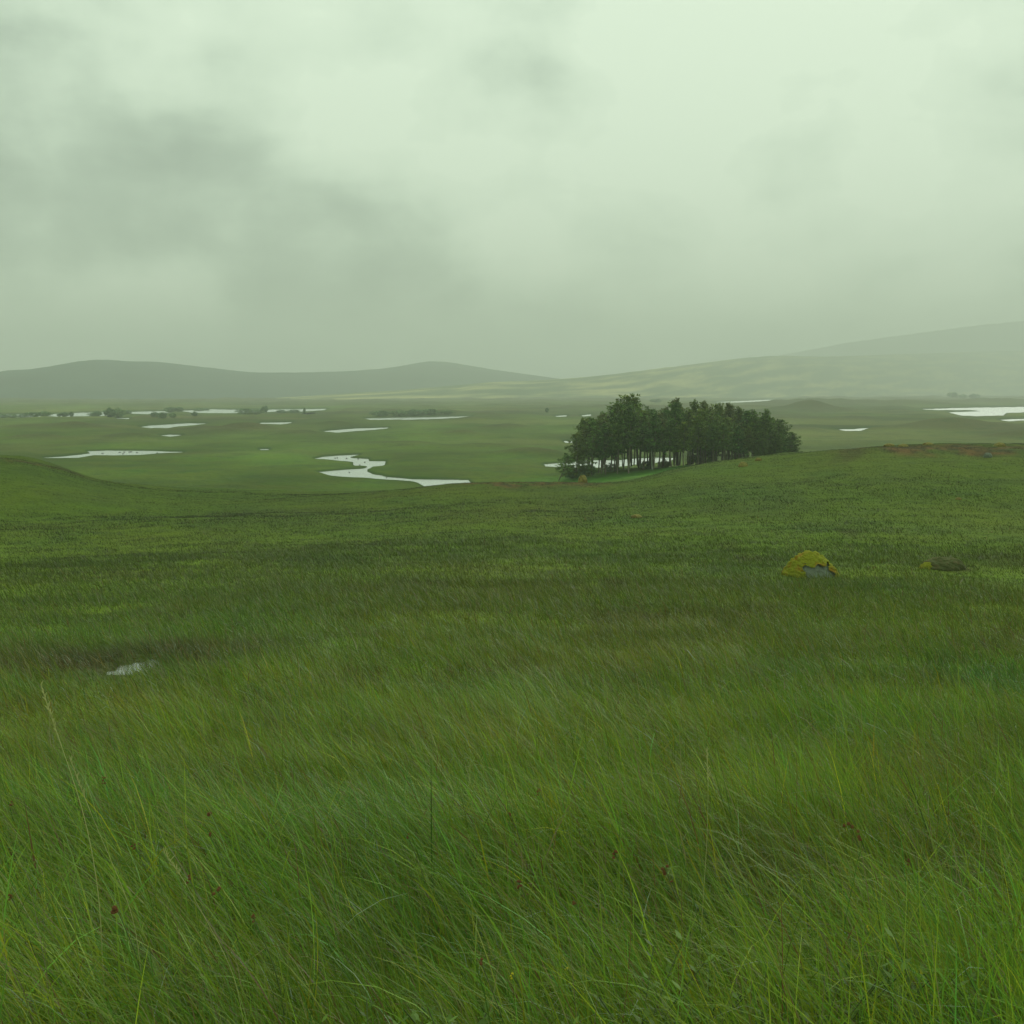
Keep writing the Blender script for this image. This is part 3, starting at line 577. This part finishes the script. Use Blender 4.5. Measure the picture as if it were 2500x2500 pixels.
# front row individuals
place(6, 1408, 203, 1058, 'low dark spreading pine with drooping branches at the left end of the copse', wide=1.0)
place(8, 1364, 199, 1104, 'stunted leaning little pine left of the copse', wide=1.5, tilt=-.25)
place(2, 1424, 210, 1020, 'pointed pine standing just inside the left end of the copse', wide=.8)
place(9, 1592, 203, 1040, 'thin pine with a pale bare trunk at the front of the copse', wide=.9)
place(2, 1535, 214, 962, 'tallest pine of the copse with a forked top', wide=1.15, rz=0)
place(8, 1508, 216, 985, 'tall pine with feathery open branches left of the tallest one', wide=1.1, rz=0)
place(7, 1905, 222, 1025, 'rounded bushy pine near the right end of the copse', wide=1.3)
place(7, 1932, 218, 1058, 'lowest rounded pine closing the right end of the copse', wide=1.5)
for px in (1648, 1692, 1718, 1750, 1778, 1805, 1838, 1870):
    place(int(rng.integers(0, 6)), px, 222+rng.uniform(-4, 4), np.interp(px, SKY[:, 0], SKY[:, 1])-1, 'pine whose pointed top stands out along the copse skyline', 'skyline pines of the copse', wide=rng.uniform(.72, .9))
rowd = [203, 208, 214, 220, 226, 232, 238, 244]
for ri, D0 in enumerate(rowd):
    px = 1432+rng.uniform(0, 20)+(0 if ri < 4 else 25)
    while px < 1915-(14 if ri > 3 else 0):
        D = D0+rng.uniform(-2.5, 2.5); t = np.interp(px, SKY[:, 0], SKY[:, 1])+rng.uniform(6, 38)+(8 if ri == 0 else 0)
        idx = int(rng.choice([0, 1, 2, 3, 4, 5])) if px < 1860 else int(rng.choice([4, 7, 7]))
        if px < 1480: idx = int(rng.choice([0, 4, 5, 4, 8]))
        if ri > 4 and px < 1640: px += 9
        if ri > 4 and px > 1700 and rng.random() < .35: idx = 7
        lab = 'dark bare-stemmed pine in the front row of the copse' if ri == 0 else 'dark pine packed inside the copse among the others'
        place(idx, px, D, t, lab, GRP if ri else 'front row pines of the copse', wide=rng.uniform(.85, 1.15))
        px += rng.uniform(24, 40)
for p in protos:
    if id(p) not in used: print('unused proto', p.name)

# ------------------------------------------------------------------ far bushes
def make_bush(seed, colr=(.03, .055, .025), tall=False):
    r = np.random.default_rng(seed); root = empty('bush', (0, 0, -1000)); tr = []; C_ = []
    for k in range(7):
        th = r.uniform(0, 6.28); s = np.linspace(0, 1, 5); Lb = r.uniform(.5, 1.0); P = np.stack([np.cos(th)*s*Lb*(.35 if tall else .8), np.sin(th)*s*Lb*(.35 if tall else .8), s*r.uniform(.6, .9)], 1)
        tr.append(tube(P*8, .03*8*(1-s*.8)*.5, 5))
    n = 330; u = r.normal(size=(n, 3)); u /= np.linalg.norm(u, axis=1)[:, None]; rad = r.uniform(.45, 1, n)**.5*(1+.28*np.sin(u[:, 0]*5+seed)*np.cos(u[:, 1]*4))
    C_ = u*rad[:, None]*np.array([.42, .42, .46] if tall else [.95, .8, .45])+[0, 0, .5]; C_ = C_[C_[:, 2] > .02]*8
    co, f = join(tr); mesh_obj('stem', co, f, M_bark, root); co, f, c = leaves(C_, .8, 9, .42, np.array(colr)*1.7, .8, r); mesh_obj('foliage', co, f, M_leaf, root, col=c)  # leaf tint lightened so the far bushes carry some haze in their colour
    return root
bp = [make_bush(201), make_bush(202, (.035, .06, .025)), make_bush(203, tall=True), make_bush(204, (.028, .05, .025))]
# photo column, row of the foot, photo width, row of the top, kind
BU = [(12,1024,22,1016,0,'leftmost bush on the loch shore'),(35,1023,24,1017,1,'second small bush from the left by the loch'),(58,1023,18,1018,3,'small bush just left of the broad bushes by the left loch'),(85,1021,40,1011,0,'broad dark bush half hiding the left end of the far loch'),(112,1021,36,1010,1,'broad dark bush right of a similar one on the left shore'),
      (148,1017,9,1013,2,'tiny upright bush against the far loch'),(161,1018,20,1010,2,'round upright bush standing before the far loch'),(178,1018,10,1009,2,'narrow upright bush between round bush and open water'),(241,1016,22,1007,2,'pointed dark bush on a low bank by open loch'),(232,1018,26,1012,0,'low bush at the foot of the pointed dark bush'),
      (272,1021,26,1004,2,'tall round bush beside the far loch'),(292,1020,34,1002,1,'tallest bushy clump between the two far lochs'),(315,1012,20,1005,3,'small bush at the right foot of the tallest clump'),(420,1007,30,997,0,'misty bush on the point between two lochs'),(440,1007,24,998,3,'misty low bush right of the point'),
      (488,1003,26,996,1,'bush on the far shore of the long loch'),(505,1002,20,996,0,'small bush right of another on the far shore'),(380,1025,20,1015,3,'dark bush below the far loch'),(400,1026,26,1014,0,'wide dark bush in the wet flat'),(425,1024,18,1014,1,'bush in the wet flat near reeds'),(478,1018,14,1010,2,'upright small bush by a thin pool'),
      (600,1014,40,1003,0,'dark bushy islet in the long thin loch'),(628,1014,36,1004,1,'bushes at the right half of the islet'),(645,1009,12,998,2,'upright bush behind the islet'),(652,1006,9,994,2,'thin upright bush on the long loch'),(688,1010,24,1003,3,'low round islet bush'),(720,1009,30,1004,0,'flat bush on the bank right of the islet'),(745,1011,6,999,2,'thin dark upright bush standing in water'),
      (930,1018,50,1007,0,'dark bush at the left of the wooded bank'),(975,1018,44,1006,1,'dark bush on the wooded bank over the long loch'),(1012,1017,44,1005,3,'dark bush right of centre on the wooded bank'),(1050,1016,46,1004,0,'highest dark bush of the wooded bank'),(1090,1015,40,1006,1,'dark bush at the right end of the wooded bank'),
      (2320,968,26,958,0,'misty bush on the far skyline at right'),(2345,968,20,960,1,'small misty bush on the far skyline'),(2372,967,26,958,3,'second misty bush cluster on the far skyline at right'),(1335,1010,8,1001,2,'tiny lone bush in the misty plain'),(1600,986,30,979,0,'misty bush behind the copse top')]
bused = set()
for (px, fy, wd_, ty, k, lb) in BU:
    D = D_of(max(fy, 976)); p = bp[k]; o = p if id(p) not in bused else copy_tree(p); bused.add(id(p))
    x = (px-1250)*D/F_PX; z = h1(x, D); hgt = max(2.5, (fy-ty)*D/F_PX*1.25); wdm = wd_*D/F_PX
    o.location = (x, D, z-.1); o.scale = (wdm/(15 if k != 2 else 7), wdm/(15 if k != 2 else 7), hgt/7.6); o.rotation_euler = (0, 0, rng.uniform(-.5, .5))
    tag(o, lb, 'bush', 'bushes around the far lochs')

for (px, D, wp, hp_, k, lb) in [(1398, 204, 46, 26, 0, 'low dark bush at the foot of the leftmost pines'), (1436, 206, 44, 30, 1, 'dark undergrowth bush between the first trunks of the copse'), (1492, 222, 40, 22, 3, 'low bush in the shade under the tallest pine'), (1578, 226, 36, 20, 0, 'low bush among the bare trunks in mid copse'), (1622, 226, 34, 20, 1, 'small bush among the trunks right of mid copse')]:
    o = copy_tree(bp[k]); b = ray_at(px, 1150, D); wdm = wp*D/F_PX; o.location = (b[0], D, h1(b[0], D)-.1); o.scale = (wdm/15, wdm/15, hp_*D/F_PX/7.6); tag(o, lb, 'bush', 'undergrowth of the copse')

# ------------------------------------------------------------------ rocks
def dome(nu, nv, fn):
    u = np.linspace(0, 2*math.pi, nu, endpoint=False); v = np.linspace(0, 1, nv); V, U = np.meshgrid(v, u, indexing='ij'); co = fn(U, V)
    i, j = np.meshgrid(np.arange(nv-1), np.arange(nu), indexing='ij'); j2 = (j+1) % nu
    return co.reshape(-1, 3), np.stack([i*nu+j, i*nu+j2, (i+1)*nu+j2, (i+1)*nu+j], -1).reshape(-1, 4)
def blob(sx, sy, sz, seed, rough=.12, fr=2.2):
    def fn(U, V):
        el = (1-V)*math.pi/2*1.0-V*.35; x = np.cos(U)*np.cos(el); y = np.sin(U)*np.cos(el); z = np.sin(el)
        n = 1+rough*fbm(x*fr+z*1.3, y*fr+z*.9, 1, 4, seed)+rough*.5*np.abs(fbm(x*fr*3+z*2, y*fr*3-z*2, 1, 3, seed+3))
        return np.stack([x*n*sx, y*n*sy, z*n*sz], -1)
    return dome(72, 34, fn)
bz = 31.0; bpos = ray_at(1975, 1400, bz); bx0 = bpos[0]; gz = h1(bx0, bz)
root = empty('boulder', (bx0, bz, gz)); tag(root, 'mossy grey boulder lying alone in the grass at right', 'boulder')
topz = ray_at(1975, 1340, bz)[2]-gz; hw = 66*bz/F_PX
def moss_fn(U, V):
    rr_ = V; x = np.cos(U)*rr_; y = np.sin(U)*rr_
    z = (1-rr_**2.1)**.92*(1+0*x); z = np.maximum(z, 0)
    lm = np.minimum(np.abs(fbm(x*1.1+.3*z, z*1.5+y*.5, .42, 2, 63)), .4)*(.32-.16*z)-.02+.03*fbm(x+z, z-y, .13, 3, 64); x = x*(1+lm*.5); y = y*(1+lm*.5); z = z*(1+lm)
    skew = -.10*z+.08; return np.stack([(x+skew*.6)*hw*1.10, y*hw*.85, z*topz*.97-.06], -1)
def stone_fn(U, V):
    x = np.cos(U)*V; y = np.sin(U)*V; z = np.maximum(1-V**2.1, 0)**.92; z = z*(1+.10*fbm(x, y, .5, 4, 67))
    n = 1+.05*fbm(x+z, y-z, .35, 3, 68); return np.stack([(x-.10*z+.08*.6)*hw*1.02*n, y*hw*.80*n, z*topz*.90-.06], -1)
co, f = dome(90, 44, stone_fn); mesh_obj('rock', co, f, M_rock, root)
co, f = dome(140, 70, moss_fn)
# the front lower right is bare: moss pulls back there
cx_, cz_ = hw*.20, -topz*.06
dd = np.hypot((co[:, 0]-cx_)/(hw*.66), (co[:, 2]-cz_)/(topz*.62))+.42*fbm(co[:, 0], co[:, 2], .26, 4, 65); fr_ = (co[:, 1] < -hw*.1) & (dd < 1)
fm = fr_[f].all(1); f = f[~fm]
mesh_obj('moss_cap', co, f, M_moss, root)
# heathery moss lump further right
hz = 33.0; p = ray_at(2300, 1395, hz); gz2 = h1(p[0], hz)
co, f = blob(.62, .45, .36, 71, .2); r_ = empty('hummock', (p[0], hz, gz2)); tag(r_, 'low dark heather hummock with a yellow mossy edge', 'hummock')
mesh_obj('heather', co, f, mat('heather_dark', (.075, .085, .03), 1, noise=[(9, 5, .8, (.11, .08, .035), 'o'), (30, 4, .6, None, 'o')], bump=[(20, 5, .08)]), r_)
co, f = blob(.34, .22, .24, 72, .15); co[:, 0] -= .42; co[:, 1] -= .12; mesh_obj('moss', co, f, M_moss, r_)
def rock(px, py, D, w_px, h_px, m, label, cat='rock', group=None, seed=1, zfix=None):
    hwm = w_px*.5*D/F_PX; x = (px-1250)/F_PX*D*1.0; z = h1(x, D) if zfix is None else zfix
    co, f = blob(hwm, hwm*.8, h_px*D/F_PX*1.1, 80+seed, .2); o = mesh_obj('rock', co, f, m, None); o.location = (x, D, z); tag(o, label, cat, group); return o
M_tawny = mat('tawny_moss', (.17, .15, .045), 1, noise=[(6, 4, .5, None, 'w'), (3, 4, .8, (.16, .10, .04), 'w')])
rock(1815, 1158, 84, 22, 10, M_tawny, 'pale tawny mossy rock alone on the near hillside below the copse', seed=1)
rock(1852, 1138, 88, 16, 6, M_tawny, 'smaller tawny rock just above the pale one', seed=2)
rock(1423, 1167, 95, 22, 15, M_tawny, 'round mossy lump on the rusty knoll in front of the copse', seed=3)
rock(2412, 1143, 82, 20, 10, M_rock, 'small grey rock half buried on the right hillside', seed=4)
rock(1556, 1262, 57, 26, 7, M_tawny, 'flat yellowish moss patch in mid slope', 'moss', seed=5)
rock(2170, 1084, 95, 26, 6, M_tawny, 'tawny rock on the crest at the left end of the brown band', seed=6)
rock(2205, 1092, 92, 24, 6, M_tawny, 'low tawny rock right of another on the crest', seed=7)
rock(2265, 1090, 93, 26, 6, M_tawny, 'long tawny rock in the middle of the crest band', seed=8)
rock(2440, 1088, 93, 28, 8, M_tawny, 'tawny rock near the right edge of the crest band', seed=9)
rock(2345, 1222, 60, 14, 5, M_tawny, 'tiny brown rock on the right slope', seed=10)
for k, (px, py) in enumerate([(818,1118),(823,1117.5),(846,1118.5),(890,1128),(874,1120),(852,1153),(908,1152.5),(943,1165.5),(818,1163.5),(878,1135)]):
    D = D_of(py+1); rock(px, py, D, 4, 2.2, M_darkrock, 'small dark stone standing out of the winding river', 'stone', 'stones in the winding river', seed=20+k, zfix=WL-.05)
for k, (px, py) in enumerate([(292,1104.5),(303,1103.5),(316,1103.5),(320,1103),(334,1105),(300,1108),(250,1107),(384,1106)]):
    D = D_of(py+.5); rock(px, py, D, 6, 1.8, M_darkrock, 'dark stone in the long pool beyond the left mound', 'stone', 'stones in the left pool', seed=40+k, zfix=WL-.05)

# ------------------------------------------------------------------ single stalks, seed heads and flowers near the camera
def stalk(pts, D, rad, label):
    P = np.array([ray_at(px, py, D) for px, py in pts]); zg = h1(P[-1, 0], D); root = empty('grass_stalk', (P[-1, 0], D, zg)); P = P-np.array([P[-1, 0], D, zg])
    P = np.concatenate([P, [[P[-1, 0]+.02, 0, min(P[-1, 2], 0)-.02]]]); s = np.linspace(0, 1, len(P)); t = np.linspace(0, 1, 24); Q = np.stack([np.interp(t, s, P[:, i]) for i in range(3)], 1)
    for _ in range(3): Q[1:-1] = (Q[:-2]+2*Q[1:-1]+Q[2:])/4
    co, f = tube(Q, rad*(.35+.65*t), 5); mesh_obj('stem', co, f, M_stalk, root)
    lst = [tube(Q[:6], rad*.8, 5)]; n = 26
    for k in range(n):
        q = Q[0]*(1-k/n)+Q[4]*(k/n); d = rng.normal(size=3)*.004; d[2] = .012; lst.append(tube([q, q+d*.5, q+d], [rad*.7, rad*1.1, rad*.2], 4))
    co, f = join(lst); mesh_obj('seed_head', co, f, M_stalk, root)
    return tag(root, label, 'grass stalk')
stalk([(100,1672),(125,1750),(160,1850),(195,1950),(222,2060),(238,2160),(248,2260),(252,2430)], 3.0, .0019, 'tallest pale dry grass stalk leaning left at the left of the foreground')
stalk([(170,1850),(200,1930),(240,2030),(280,2120),(312,2200),(335,2280),(350,2430)], 2.9, .0012, 'shorter pale stalk just right of the tallest one at left')
stalk([(1726,1832),(1729,1900),(1728,2000),(1724,2090),(1716,2200),(1705,2400)], 3.0, .0011, 'thin upright pale stalk right of centre in the foreground')
stalk([(400,2080),(450,2150),(500,2240),(560,2350),(590,2450)], 2.5, .0009, 'low pale stalk slanting down to the right in the left foreground')
def head(px, py, size, D, seed, label, m=M_seed, name='rush', cat='rush', group='brown rush heads in the grass'):
    p = ray_at(px, py, D); x = p[0]+.08; zg = h1(x, D); root = empty(name, (x, D, zg)); r = np.random.default_rng(seed)
    t = np.linspace(0, 1, 8)[:, None]; top = np.array([p[0]-x, 0, p[2]-zg]); Q = top*t+np.array([0.05, 0, 0])*np.sin(t*math.pi)*.5
    co, f = tube(Q, .0014, 5); mesh_obj('stem', co, f, mat_stem, root)
    lst = []; s = size*D/F_PX*.5
    for k in range(3+seed % 3):
        c = top+r.normal(size=3)*s*.45+[0, 0, -k*s*.5]; a, b = blob(s*.42, s*.42, s*.5, seed+k, .35, 4); lst.append((a[::1]+c, b))
    co, f = join(lst); mesh_obj('seed_head' if m is not M_petal else 'flower_head', co, f, m, root)
    return tag(root, label, cat, group)
mat_stem = mat('rush_stem', (.10, .14, .04), .7)
def solveD(px, py, h):
    for D in np.exp(np.linspace(math.log(1.6), math.log(25), 120)):
        p = ray_at(px, py, D)
        if p[2]-h1(p[0], D) < h: return float(D)
    return 20.
HD = [(283,2215,26,'largest rust brown seed head in the left foreground'),(512,1978,16,'brown rush head in the left middle foreground'),(252,1900,11,'small brown head near the second pale stalk'),(1315,1930,14,'brown tuft standing near the middle of the grass'),(1245,1985,9,'tiny red brown head left of the middle tuft'),
      (1622,2118,18,'brown seed head right of centre'),(2075,2010,20,'upper part of the rusty dock spike at right'),(2097,2033,18,'lower part of the rusty dock spike at right'),(2218,2097,11,'dark red head right of the dock spike'),(1404,2202,12,'small dark red head in centre foreground'),(618,2238,14,'brown head above the left straw blade'),
      (460,2140,14,'reddish head in the left foreground grass'),(512,2037,12,'brown head just under a similar one at left'),(28,1958,13,'brown head at the left edge'),(25,2185,12,'lower brown head at the left edge'),(530,2170,18,'dark brown branching head at left'),(328,2062,12,'pale brown head between the long stalks'),(1267,2155,14,'dark withered head in centre'),
      (1172,2345,16,'reddish brown blade tip low in centre'),(1500,2080,16,'dark sedge spike right of centre'),(995,2040,9,'small dark sedge head left of centre'),(1640,2150,10,'tiny dark head under the brown one right of centre')]
for k, (px, py, sz, lb) in enumerate(HD): head(px, py, sz, solveD(px, py, .40), 300+k, lb)
for k, (px, py, lb) in enumerate([(2468,2408,'yellow flower at the lower right corner'),(1752,2458,'yellow flower low at right of centre'),(1383,2360,'tiny yellow flower low in centre'),(1250,2378,'tiny yellow flower left of another in centre'),(2250,2365,'small yellow flower in the right foreground'),(2120,2262,'pale yellow flower beside the brown dead grass')]):
    head(px, py, 12, solveD(px, py, .30), 400+k, lb, M_petal, 'wildflower', 'flower', 'yellow flowers in the grass')

# low leafy sprigs in the near corner
def make_sprig(seed):
    r = np.random.default_rng(seed); root = empty('leafy_sprig', (0, 0, -1000)); st = []; lv = []
    for k in range(7):
        th = r.uniform(0, 6.28); ln = r.uniform(.10, .22); s = np.linspace(0, 1, 6); P = np.stack([np.cos(th)*s**1.3*ln*.55, np.sin(th)*s**1.3*ln*.55, s*ln], 1); st.append(tube(P, .0016, 4))
        for q in range(9):
            t = .3+.7*q/8; p = np.array([np.interp(t, s, P[:, i]) for i in range(3)]); a = r.uniform(0, 6.28); d = np.array([math.cos(a)*.8, math.sin(a)*.8, .55]); sd_ = np.array([-math.sin(a), math.cos(a), 0]); l = r.uniform(.018, .030)
            lv.append(np.array([p, p+d*l*.5+sd_*l*.22, p+d*l, p+d*l*.5-sd_*l*.22]))
    co, f = join(st); mesh_obj('stem', co, f, mat_stem, root); n = len(lv); c = np.repeat(np.array([.13, .22, .035])*np.exp(r.normal(0, .25, n))[:, None], 4, 0)
    mesh_obj('leaves', np.concatenate(lv), np.arange(n*4).reshape(-1, 4), M_grass, root, col=c, smooth=False); return root
sp_ = [make_sprig(501), make_sprig(502)]
for k, (px, py) in enumerate([(1720,2330),(1700,2420),(2150,2380),(2290,2440),(2420,2380),(2470,2300),(2330,2330),(2210,2460),(1990,2460),(1560,2440),(1850,2480),(1110,2470),(2120,2290),(2480,2470),(2390,2470),(1300,2480),(900,2480),(2050,2400)]):
    o = sp_[k] if k < 2 else copy_tree(sp_[k % 2]); D = solveD(px, py, .30); p = ray_at(px, py, D); o.location = (p[0], D, h1(p[0], D)+.10); o.rotation_euler = (0, 0, rng.uniform(0, 6.28)); s_ = rng.uniform(.8, 1.3); o.scale = (s_, s_, s_)
    tag(o, 'small yellow green leafy sprig low among the nearest grass', 'plant', 'leafy sprigs among the nearest grass')

# ------------------------------------------------------------------ haze
HX = 9400; Z0, Z1 = -21.5, 460.0
co = np.array([(x, y, z) for z in (Z0, Z1) for y in (-HX, HX) for x in (-HX, HX)]); f = np.array([(0, 2, 3, 1), (4, 5, 7, 6), (0, 1, 5, 4), (2, 6, 7, 3), (0, 4, 6, 2), (1, 3, 7, 5)])
m = bpy.data.materials.new('haze'); m.use_nodes = True; m.node_tree.nodes.clear()
ho = nd(m.node_tree, 'ShaderNodeOutputMaterial'); pv = nd(m.node_tree, 'ShaderNodeVolumePrincipled'); pv.inputs['Density'].default_value = .00036; pv.inputs['Color'].default_value = (.80, .845, .80, 1); pv.inputs['Anisotropy'].default_value = .2
m.node_tree.links.new(pv.outputs[0], ho.inputs['Volume'])
hz_ = mesh_obj('haze', co, f, m, smooth=False); tag(hz_, 'thin wet mist hanging over the moor', 'haze', kind='stuff')
